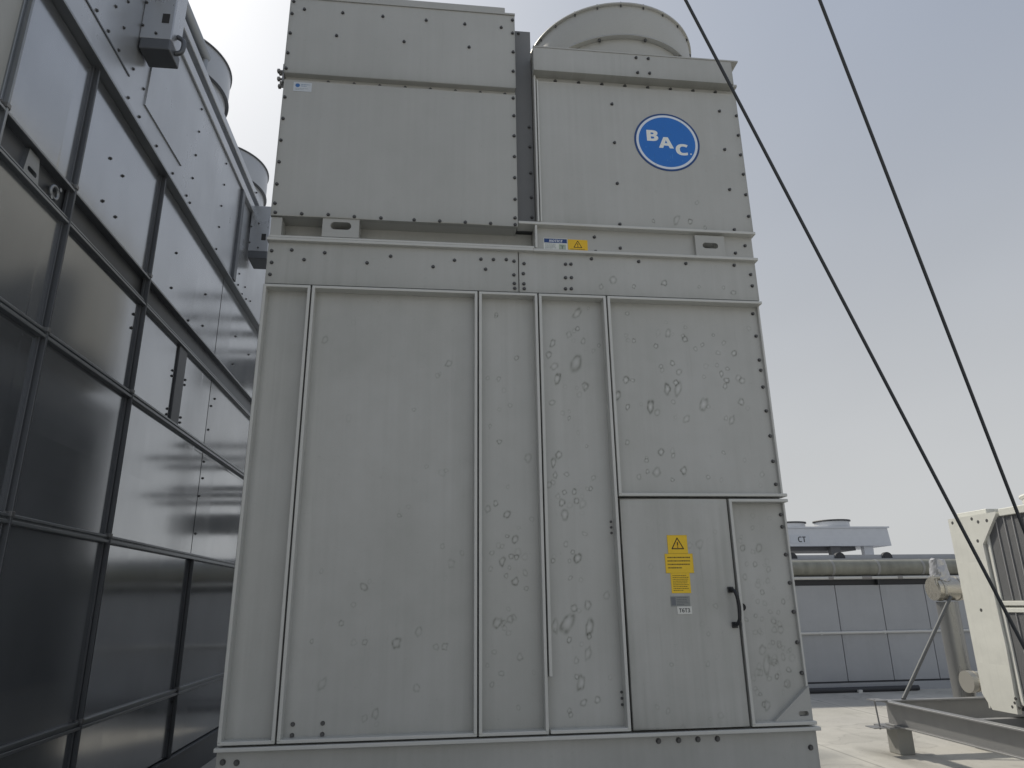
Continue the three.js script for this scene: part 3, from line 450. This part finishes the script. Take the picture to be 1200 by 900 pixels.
// ================================================================= PIPE RACK BEHIND (seen mirrored in the left tower)
{
  const t = thing('pipe_rack', 'steel rack of horizontal pipes seen only as dark bars mirrored in the left tower', 'pipe rack', [0.1, 0, -9.9]);
  const st = new THREE.MeshStandardMaterial({ color: C(0.16, 0.165, 0.17), roughness: 0.6, metalness: 0.3 });
  for (const [y, r, x0, x1] of [[4.70, 0.055, -1.6, 0.1], [4.45, 0.055, -1.6, 0.6], [4.27, 0.055, -1.6, 0.25], [3.86, 0.05, -1.6, 0.1], [3.73, 0.05, -1.6, 0.6], [3.58, 0.05, -1.6, 0.3], [7.9, 0.07, -1.6, 0.4], [7.42, 0.07, -1.6, 0.9], [7.07, 0.07, -1.6, 0.5], [6.68, 0.05, -1.6, 0.3]]) part(t, 'pipe', [rod(V(x0, y, -9.9), V(x1, y, -9.9), r, r, 14)], st);
  part(t, 'duct', [rbx(-1.7, -0.05, 3.0, 3.36, -10.2, -9.75, 0.03)], st);
  part(t, 'duct', [rbx(-1.9, -0.35, 5.95, 6.5, -10.2, -9.75, 0.03)], st);
  for (const x of [-1.35, -0.1]) part(t, 'post', [rbx(x - 0.05, x + 0.05, 0, 7.95, -10.1, -10.0, 0.01)], st);
}

// ================================================================= FAR CLAD WALL, PIPES ON IT, ROOFTOP BLOCK
{
  const zw = -9.3, x0 = -6, x1 = 16;
  const w = thing('clad_wall', 'blue-grey wall of flat cladding panels at the back right, behind the pipes', 'wall', [7.9, 0, zw]);
  const mat = [0.98, 1.03, 1.0].map((k, i) => { const tx = dataTex(128, 256, (a, b) => 0.8 * (1 + 0.12 * (fbm(a / 40, b / 60, 501 + i * 7) - 0.5) - 0.10 * Math.max(0, fbm(a / 9, b / 220, 531 + i) - 0.5) + 0.03 * (hash(a, b, i) - 0.5)), true); return new THREE.MeshStandardMaterial({ color: C(0.37 * k / 0.8, 0.385 * k / 0.8, 0.41 * k / 0.8), map: tx, roughness: 0.45, metalness: 0.2 }); });
  const MD = new THREE.MeshStandardMaterial({ color: C(0.05, 0.052, 0.058), roughness: 0.7 }), MW = new THREE.MeshStandardMaterial({ color: C(0.62, 0.62, 0.6), roughness: 0.5 });
  part(w, 'backing', [bx(x0, x1, 0, 2.09, zw - 0.3, zw - 0.03)], MD);
  let i = 0;
  for (let x = 7.926 - 0.94 * 14; x < x1; x += 0.94) for (const [ya, yb] of [[0.165, 1.022], [1.04, 1.91]]) part(w, 'panel', [rbx(x + 0.006, x + 0.934, ya, yb, zw - 0.03, zw, 0.005)], mat[(i++ * 5 + 1) % 3]);
  part(w, 'curb', [bx(x0, x1, 0, 0.14, zw - 0.03, zw + 0.05)], mat[1]);
  part(w, 'flashing', [bx(x0, x1, 0.142, 0.16, zw - 0.03, zw + 0.015)], MD);
  part(w, 'conduit', [rod(V(x0, 1.031, zw + 0.028), V(x1, 1.031, zw + 0.028), 0.028, 0.028, 10)], MW);
  for (let x = 6.2; x < 14; x += 1.3) part(w, 'clip', [rbx(x - 0.02, x + 0.02, 1.0, 1.062, zw, zw + 0.05, 0.003)], MW);
  const blk = thing('rooftop_block', 'low grey roof storey whose top edge shows just above the large horizontal pipe', 'building', [8, 0, -20]);
  part(blk, 'wall', [bx(-6, 30, 0, 2.44, -34, zw - 0.32)], mat[0]);
  part(blk, 'roof_edge', [bx(-6.05, 30, 2.445, 2.52, -34.2, zw - 0.45)], mat[1]);
  for (let x = 7.35, k = 0; k < 3; x += 1.04, k++) part(blk, 'roof_vent', [rod(V(x, 2.46, -9.8), V(x, 2.46, -9.72), 0.11, 0.11, 20), rod(V(x, 2.46, -9.72), V(x, 2.46, -9.712), 0.07, 0.07, 16)], MD);
  // the large insulated pipe on top of the wall and the thin white one below it
  const ptx = dataTex(512, 128, (a, b) => { const m = fbm(a / 16, b / 40, 551); return [0.62 + 0.35 * m, 0.62 + 0.35 * m, 0.58 + 0.3 * m].map((q) => q * (1 - 0.25 * Math.max(0, fbm(a / 50, b / 12, 555) - 0.5) * 2)); }, true);
  ptx.repeat.set(0.3, 1);
  const big = thing('large_pipe', 'thick weathered grey insulated pipe lying along the top of the far wall', 'pipe', [8, 2.2, zw + 0.05]);
  const pg = new THREE.CylinderGeometry(0.15, 0.15, 22, 24); pg.rotateZ(Math.PI / 2); pg.translate(5, 2.24, zw + 0.02);
  part(big, 'barrel', [metreUV(flat(pg))], new THREE.MeshStandardMaterial({ color: C(0.34, 0.34, 0.32), map: ptx, roughness: 0.65, metalness: 0.2 }));
  for (let x = 6.9; x < 13; x += 0.95) part(big, 'joint_band', [rod(V(x, 2.24, zw + 0.02), V(x + 0.05, 2.24, zw + 0.02), 0.156, 0.156, 24)], new THREE.MeshStandardMaterial({ color: C(0.3, 0.3, 0.29), roughness: 0.6 }));
  for (let x = 6.6; x < 13; x += 2.2) part(big, 'bracket', [bx(x, x + 0.05, 1.915, 2.095, zw - 0.1, zw + 0.08)], MD);
  const thin = thing('white_pipe', 'thin white pipe running just under the thick pipe on the far wall', 'pipe', [8, 2.05, zw + 0.09]);
  part(thin, 'barrel', [rod(V(-6, 2.045, zw + 0.11), V(16, 2.045, zw + 0.11), 0.03, 0.03, 12)], MW);
  for (const x of [7.75, 8.45, 8.55, 9.2, 9.95, 10.8]) part(thin, 'coupling', [rod(V(x, 2.045, zw + 0.11), V(x + 0.1, 2.045, zw + 0.11), 0.036, 0.036, 12)], new THREE.MeshStandardMaterial({ color: C(0.3, 0.29, 0.28), roughness: 0.6 }));
  const gp = thing('ground_pipe', 'dark pipe lying on the roof along the foot of the far wall', 'pipe', [8, 0, -9.05]);
  part(gp, 'barrel', [rod(V(-5, 0.05, -9.05), V(9.15, 0.05, -9.05), 0.045, 0.045, 12)], MD);
  for (let x = 6.8; x < 9; x += 1.1) part(gp, 'support', [rbx(x, x + 0.08, 0, 0.05, -9.14, -8.96, 0.003)], MW);
}
// far roof-top cooler on legs
{
  const z = -22, t = thing('dry_cooler', 'white flat fan cooler on splayed legs against the sky beside the big tower', 'cooling unit', [15.6, 2.52, z]);
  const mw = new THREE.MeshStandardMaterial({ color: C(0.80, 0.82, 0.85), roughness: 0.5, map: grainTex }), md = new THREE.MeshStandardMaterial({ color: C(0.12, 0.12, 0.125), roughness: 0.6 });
  part(t, 'body', [slab([[12.2, 3.62], [18.0, 3.62], [17.93, 4.3], [12.3, 4.3]], z - 2.2, z)], mw);
  part(t, 'top_rim', [bx(12.25, 18.0, 4.303, 4.36, z - 2.25, z + 0.04)], mw);
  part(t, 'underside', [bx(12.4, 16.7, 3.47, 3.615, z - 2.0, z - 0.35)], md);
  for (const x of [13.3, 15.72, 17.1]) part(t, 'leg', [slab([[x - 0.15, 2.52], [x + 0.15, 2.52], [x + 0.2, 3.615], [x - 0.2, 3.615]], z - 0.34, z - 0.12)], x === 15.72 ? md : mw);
  for (const [x, r] of [[13.0, 0.66], [14.62, 0.66], [16.08, 0.66]]) { const f = part(t, 'fan_ring', [lathe([[r - 0.06, 4.365], [r, 4.365], [r, 4.60], [r - 0.06, 4.60]], x, z - (x < 16 ? 1.5 : 0.75), 32)], mw); part(f, 'fan_guard', [lathe([[0.05, 4.64], [r + 0.05, 4.61], [r + 0.05, 4.66], [0.05, 4.69]], x, z - (x < 16 ? 1.5 : 0.75), 32)], md); }
  part(t, 'lettering', [sheet(13.85, 14.63, 3.72, 4.05, z + 0.001, z + 0.01)], canvasMat(196, 82, (g) => { g.fillStyle = '#c9cdd2'; g.fillRect(0, 0, 196, 82); g.fillStyle = '#3a3d42'; g.font = 'bold 74px sans-serif'; g.textAlign = 'right'; g.textBaseline = 'middle'; g.fillText('CT', 160, 43); }));
}

// ================================================================= RIGHT: STEEL SKID, CONDENSER, RISER PIPE
const galv = new THREE.MeshStandardMaterial({ color: C(0.37, 0.375, 0.385), map: grainTex, roughness: 0.55, roughnessMap: roughTex, metalness: 0.45 });
{
  const t = thing('steel_skid', 'galvanised channel steel skid on short posts under the cream unit at lower right', 'steel frame', [5.9, 0, -2.4]);
  part(t, 'side_beam', [bx(5.23, 5.245, 0.305, 0.525, -4.0, 2.6), rbx(5.15, 5.245, 0.526, 0.543, -4.02, 2.6, 0.004), rbx(5.18, 5.245, 0.288, 0.304, -4.0, 2.6, 0.004)], galv);
  part(t, 'cross_beam', [bx(5.25, 8.2, 0.31, 0.525, -3.99, -3.975), rbx(5.25, 8.2, 0.526, 0.543, -4.02, -3.93, 0.004), rbx(5.25, 8.2, 0.288, 0.304, -4.02, -3.93, 0.004)], galv);
  for (const z of [-2.75, -0.6, 1.5]) part(t, 'cross_beam', [bx(5.25, 8.2, 0.34, 0.52, z, z + 0.09)], galv);
  part(t, 'side_beam', [bx(7.8, 7.82, 0.305, 0.525, -3.9, 2.6)], galv);
  const pm = new THREE.MeshStandardMaterial({ color: C(0.40, 0.40, 0.38), map: grainTex, roughness: 0.8 });
  for (const [x, z] of [[5.29, -3.93], [6.35, -3.95], [5.29, -0.9], [5.29, 2.0], [7.7, -3.9], [7.7, 0]]) { const f = part(t, 'foot', [rbx(x - 0.09, x + 0.09, 0, 0.268, z - 0.1, z + 0.1, 0.008)], pm); part(f, 'bearing_plate', [bx(x - 0.2, x + 0.16, 0.27, 0.286, z - 0.15, z + 0.15)], galv); }
  part(t, 'end_bracket', [rod(V(5.07, 0.25, -3.93), V(5.05, 0.56, -3.93), 0.009, 0.009, 8), bx(4.95, 5.14, 0.27, 0.279, -4.02, -3.85), bx(5.02, 5.16, 0.545, 0.556, -4.03, -3.85)], galv);
  part(t, 'brace', [rod(V(5.43, 0.545, -3.97), V(6.56, 1.66, -4.36), 0.022, 0.022, 8)], new THREE.MeshStandardMaterial({ color: C(0.12, 0.125, 0.13), roughness: 0.6, metalness: 0.4 }));
}
{
  const X = 5.7, t = thing('condenser_unit', 'cream air condenser with dark ribbed coils, cut off by the right picture edge', 'air conditioner', [6.6, 0.545, -1]);
  const ctx = dataTex(256, 512, (i, j) => { const v = 0.8 * (1 + 0.14 * (fbm(i / 50, j / 60, 601) - 0.5) - 0.16 * Math.max(0, fbm(i / 7, j / 90, 605) - 0.56) + 0.03 * (hash(i, j, 1) - 0.5)); return [v, v * 0.992, v * 0.96]; }, true);
  const cream = new THREE.MeshStandardMaterial({ color: C(0.75 / 0.8, 0.76 / 0.8, 0.735 / 0.8), map: ctx, roughness: 0.55 });
  const ep = part(t, 'end_panel', [slab([[-3.05, 0.70], [-2.95, 0.56], [-2.63, 0.56], [-2.60, 1.16], [-2.61, 1.55], [-2.62, 2.17], [-2.37, 2.45], [-2.36, 2.475], [-3.05, 2.475]], X, X + 0.05, 'x')], cream);
  part(ep, 'bolts', bolts([[-2.99, 2.43], [-2.70, 2.44], [-2.62, 2.40], [-2.50, 2.40], [-2.68, 2.21], [-2.83, 1.52]], X, 'x', 0.016).map((g) => g.applyMatrix4(new THREE.Matrix4().makeTranslation(2 * 0, 0, 0))), M.bolt, STUFF);
  part(ep, 'hinge_holes', bolts([[-2.60, 0.62], [-2.64, 0.66], [-2.68, 0.62], [-2.56, 0.64], [-2.62, 0.70]], X, 'x', 0.013), M.bolt, STUFF);
  part(t, 'cabinet', [bx(X + 0.16, 7.6, 0.57, 2.42, -3.04, 2.2)], new THREE.MeshStandardMaterial({ color: C(0.08, 0.085, 0.09), roughness: 0.8 }));
  part(t, 'end_wall', [bx(X + 0.052, 7.62, 0.56, 2.47, -3.06, -3.042)], cream);
  part(t, 'top_rail', [rbx(X + 0.01, 7.62, 2.425, 2.50, -2.34, 2.25, 0.008)], cream);
  part(t, 'middle_rail', [rbx(X + 0.02, X + 0.16, 1.50, 1.545, -2.57, 2.2, 0.006), rbx(X + 0.02, X + 0.16, 1.565, 1.61, -2.57, 2.2, 0.006), bx(X + 0.08, X + 0.16, 1.545, 1.565, -2.57, 2.2)], cream);
  part(t, 'bottom_rail', [rbx(X + 0.02, X + 0.16, 0.56, 0.64, -2.55, 2.2, 0.006)], cream);
  part(t, 'edge_trim', [rbx(X + 0.022, X + 0.14, 0.64, 2.42, -2.588, -2.55, 0.006)], cream);
  const fin = dataTex(256, 64, (i, j) => 0.55 + 0.4 * (i % 8 < 4 ? 1 : 0) + 0.1 * hash(i, j, 6), true); fin.repeat.set(6, 6);
  const coilEdge = new THREE.MeshStandardMaterial({ color: C(0.5, 0.5, 0.5), roughness: 0.5, metalness: 0.4 });
  const coil = new THREE.MeshStandardMaterial({ color: C(0.22, 0.225, 0.235), map: fin, bumpMap: fin, bumpScale: 0.003, roughness: 0.7, metalness: 0.4 });
  for (const [a, b] of [[0.642, 1.498], [1.612, 2.422]]) { const c = part(t, 'coil', [bx(X + 0.035, X + 0.155, a, b, -2.548, 2.2)], coil); for (let z = -2.42; z < 2.1; z += 0.105) part(c, 'divider', [bx(X + 0.024, X + 0.036, a + 0.002, b - 0.002, z, z + 0.006)], coilEdge); }
  for (const z of [-2.0, -0.7, 0.7]) { const f = part(t, 'fan_ring', [lathe([[0.52, 2.502], [0.56, 2.502], [0.56, 2.60], [0.58, 2.61], [0.58, 2.63], [0.52, 2.63]], 6.45, z, 40)], cream); part(f, 'fan_guard', [lathe([[0.03, 2.645], [0.52, 2.632], [0.52, 2.638], [0.03, 2.652]], 6.45, z, 32)], M.dark); }
  part(t, 'top_lid', [rbx(X + 0.06, X + 0.5, 2.476, 2.53, -2.98, -2.55, 0.008)], cream);
}
{
  const t = thing('riser_pipe', 'silver clad vertical pipe with two side branches standing behind the cream unit', 'pipe', [6.6, 0, -4.5]);
  const clad = new THREE.MeshStandardMaterial({ color: C(0.36, 0.365, 0.37), roughness: 0.38, roughnessMap: roughTex, metalness: 0.45, map: grainTex });
  const band = new THREE.MeshStandardMaterial({ color: C(0.45, 0.44, 0.41), roughness: 0.5, metalness: 0.6 });
  const cx = 6.60, z = -4.5, r = 0.125;
  part(t, 'riser', [rod(V(cx, 0, z), V(cx, 1.6, z), r, r, 28)], clad);
  const bright = new THREE.MeshStandardMaterial({ color: C(0.66, 0.63, 0.56), roughness: 0.36, roughnessMap: roughTex, metalness: 0.6, map: grainTex });
  part(t, 'upper_branch', [rod(V(cx - 0.16, 1.76, z), V(8.4, 1.76, z), 0.145, 0.145, 28)], bright);
  for (const x of [6.50, 6.74, 7.2]) part(t, 'joint_band', [rod(V(x, 1.76, z), V(x + 0.03, 1.76, z), 0.152, 0.152, 28)], band);
  part(t, 'lower_branch', [rod(V(cx - 0.13, 0.68, z + 0.26), V(8.4, 0.68, z + 0.26), 0.115, 0.115, 28)], bright);
  part(t, 'joint_band', [rod(V(6.46, 0.68, z + 0.26), V(6.52, 0.68, z + 0.26), 0.125, 0.125, 28), rod(V(6.555, 0.68, z + 0.26), V(6.57, 0.68, z + 0.26), 0.122, 0.122, 28)], band);
  // crumpled foil end on top
  const cap = new THREE.CylinderGeometry(0.085, 0.125, 0.27, 28, 8); const p = cap.attributes.position;
  for (let i = 0; i < p.count; i++) { const k = 1 + 0.16 * (vnoise(p.getX(i) * 30 + 5, p.getY(i) * 26 + p.getZ(i) * 23 + 7, 77) - 0.5); p.setXYZ(i, p.getX(i) * k, p.getY(i) + 0.05 * (vnoise(p.getX(i) * 20, p.getZ(i) * 20, 79) - 0.5), p.getZ(i) * k); }
  let cg = flat(cap); cg.deleteAttribute('normal'); cg.computeVertexNormals(); cg.translate(cx - 0.03, 2.0, z);
  part(t, 'foil_cap', [cg], new THREE.MeshStandardMaterial({ color: C(0.46, 0.46, 0.47), roughness: 0.32, metalness: 0.75 }));
  part(t, 'valve_stem', [rod(V(cx - 0.17, 1.8, z + 0.1), V(cx - 0.17, 1.9, z + 0.1), 0.018, 0.018, 8), rod(V(cx - 0.2, 1.9, z + 0.1), V(cx - 0.12, 1.9, z + 0.1), 0.025, 0.025, 8)], band);
}
{
  const t = thing('conduit_hose', 'thin ribbed flexible hose hanging down beside the silver riser pipe', 'hose', [6.9, 0.5, -4.2]);
  const cv = new THREE.CatmullRomCurve3([V(6.78, 1.62, -4.3), V(6.86, 1.3, -4.22), V(6.88, 1.0, -4.2), V(6.87, 0.7, -4.2), V(6.93, 0.45, -4.2)]);
  const gs = [flat(new THREE.TubeGeometry(cv, 60, 0.013, 8))];
  for (let i = 1; i < 60; i++) { const q = cv.getPointAt(i / 60), d = cv.getTangentAt(i / 60).multiplyScalar(0.006); gs.push(rod(q.clone().sub(d), q.clone().add(d), 0.017, 0.017, 8)); }
  part(t, 'hose', gs, new THREE.MeshStandardMaterial({ color: C(0.3, 0.3, 0.31), roughness: 0.5 }));
  const b = thing('junction_box', 'small pale box beside the cream unit edge above the lower pipe branch', 'electrical box', [6.85, 0.8, -4.05]);
  part(b, 'case', [rbx(6.80, 6.90, 0.85, 1.03, -4.1, -4.02, 0.008)], new THREE.MeshStandardMaterial({ color: C(0.55, 0.55, 0.53), roughness: 0.5 }));
  part(b, 'gland', [rod(V(6.85, 0.76, -4.06), V(6.85, 0.85, -4.06), 0.016, 0.016, 8)], M.boltLight);
}

// ================================================================= CABLES
{
  const mat = new THREE.MeshStandardMaterial({ color: C(0.045, 0.05, 0.056), roughness: 0.55, metalness: 0.2 });
  const ext = (a, b, k) => a.clone().add(b.clone().sub(a).multiplyScalar(k));
  const cable = (a, b, label) => {
    const d = b.clone().sub(a), p0 = a.clone().addScaledVector(d, -0.8), p1 = a.clone().addScaledVector(d, 1.62), t = thing('guy_cable', label, 'cable', [p1.x, p1.y, p1.z], 'dark cables crossing the sky at right');
    part(t, 'rope', [rod(p0, p1, 0.0056, 0.0056, 16)], mat);
  };
  cable(V(0.89, 3.76, 2.26), V(1.96, 1.49, 1.94), 'left of the two dark cables, crossing the corner of the tower beside the emblem');
  cable(V(1.32, 3.65, 2.40), V(2.00, 1.93, 1.99), 'right of the two dark cables, crossing only open sky above the cream unit');
}

const renderer = new THREE.WebGLRenderer({ antialias: true });
renderer.setSize(1024, 768);
renderer.toneMapping = THREE.LinearToneMapping;
renderer.toneMappingExposure = EXPOSURE;
renderer.shadowMap.enabled = true;
renderer.render(scene, camera);
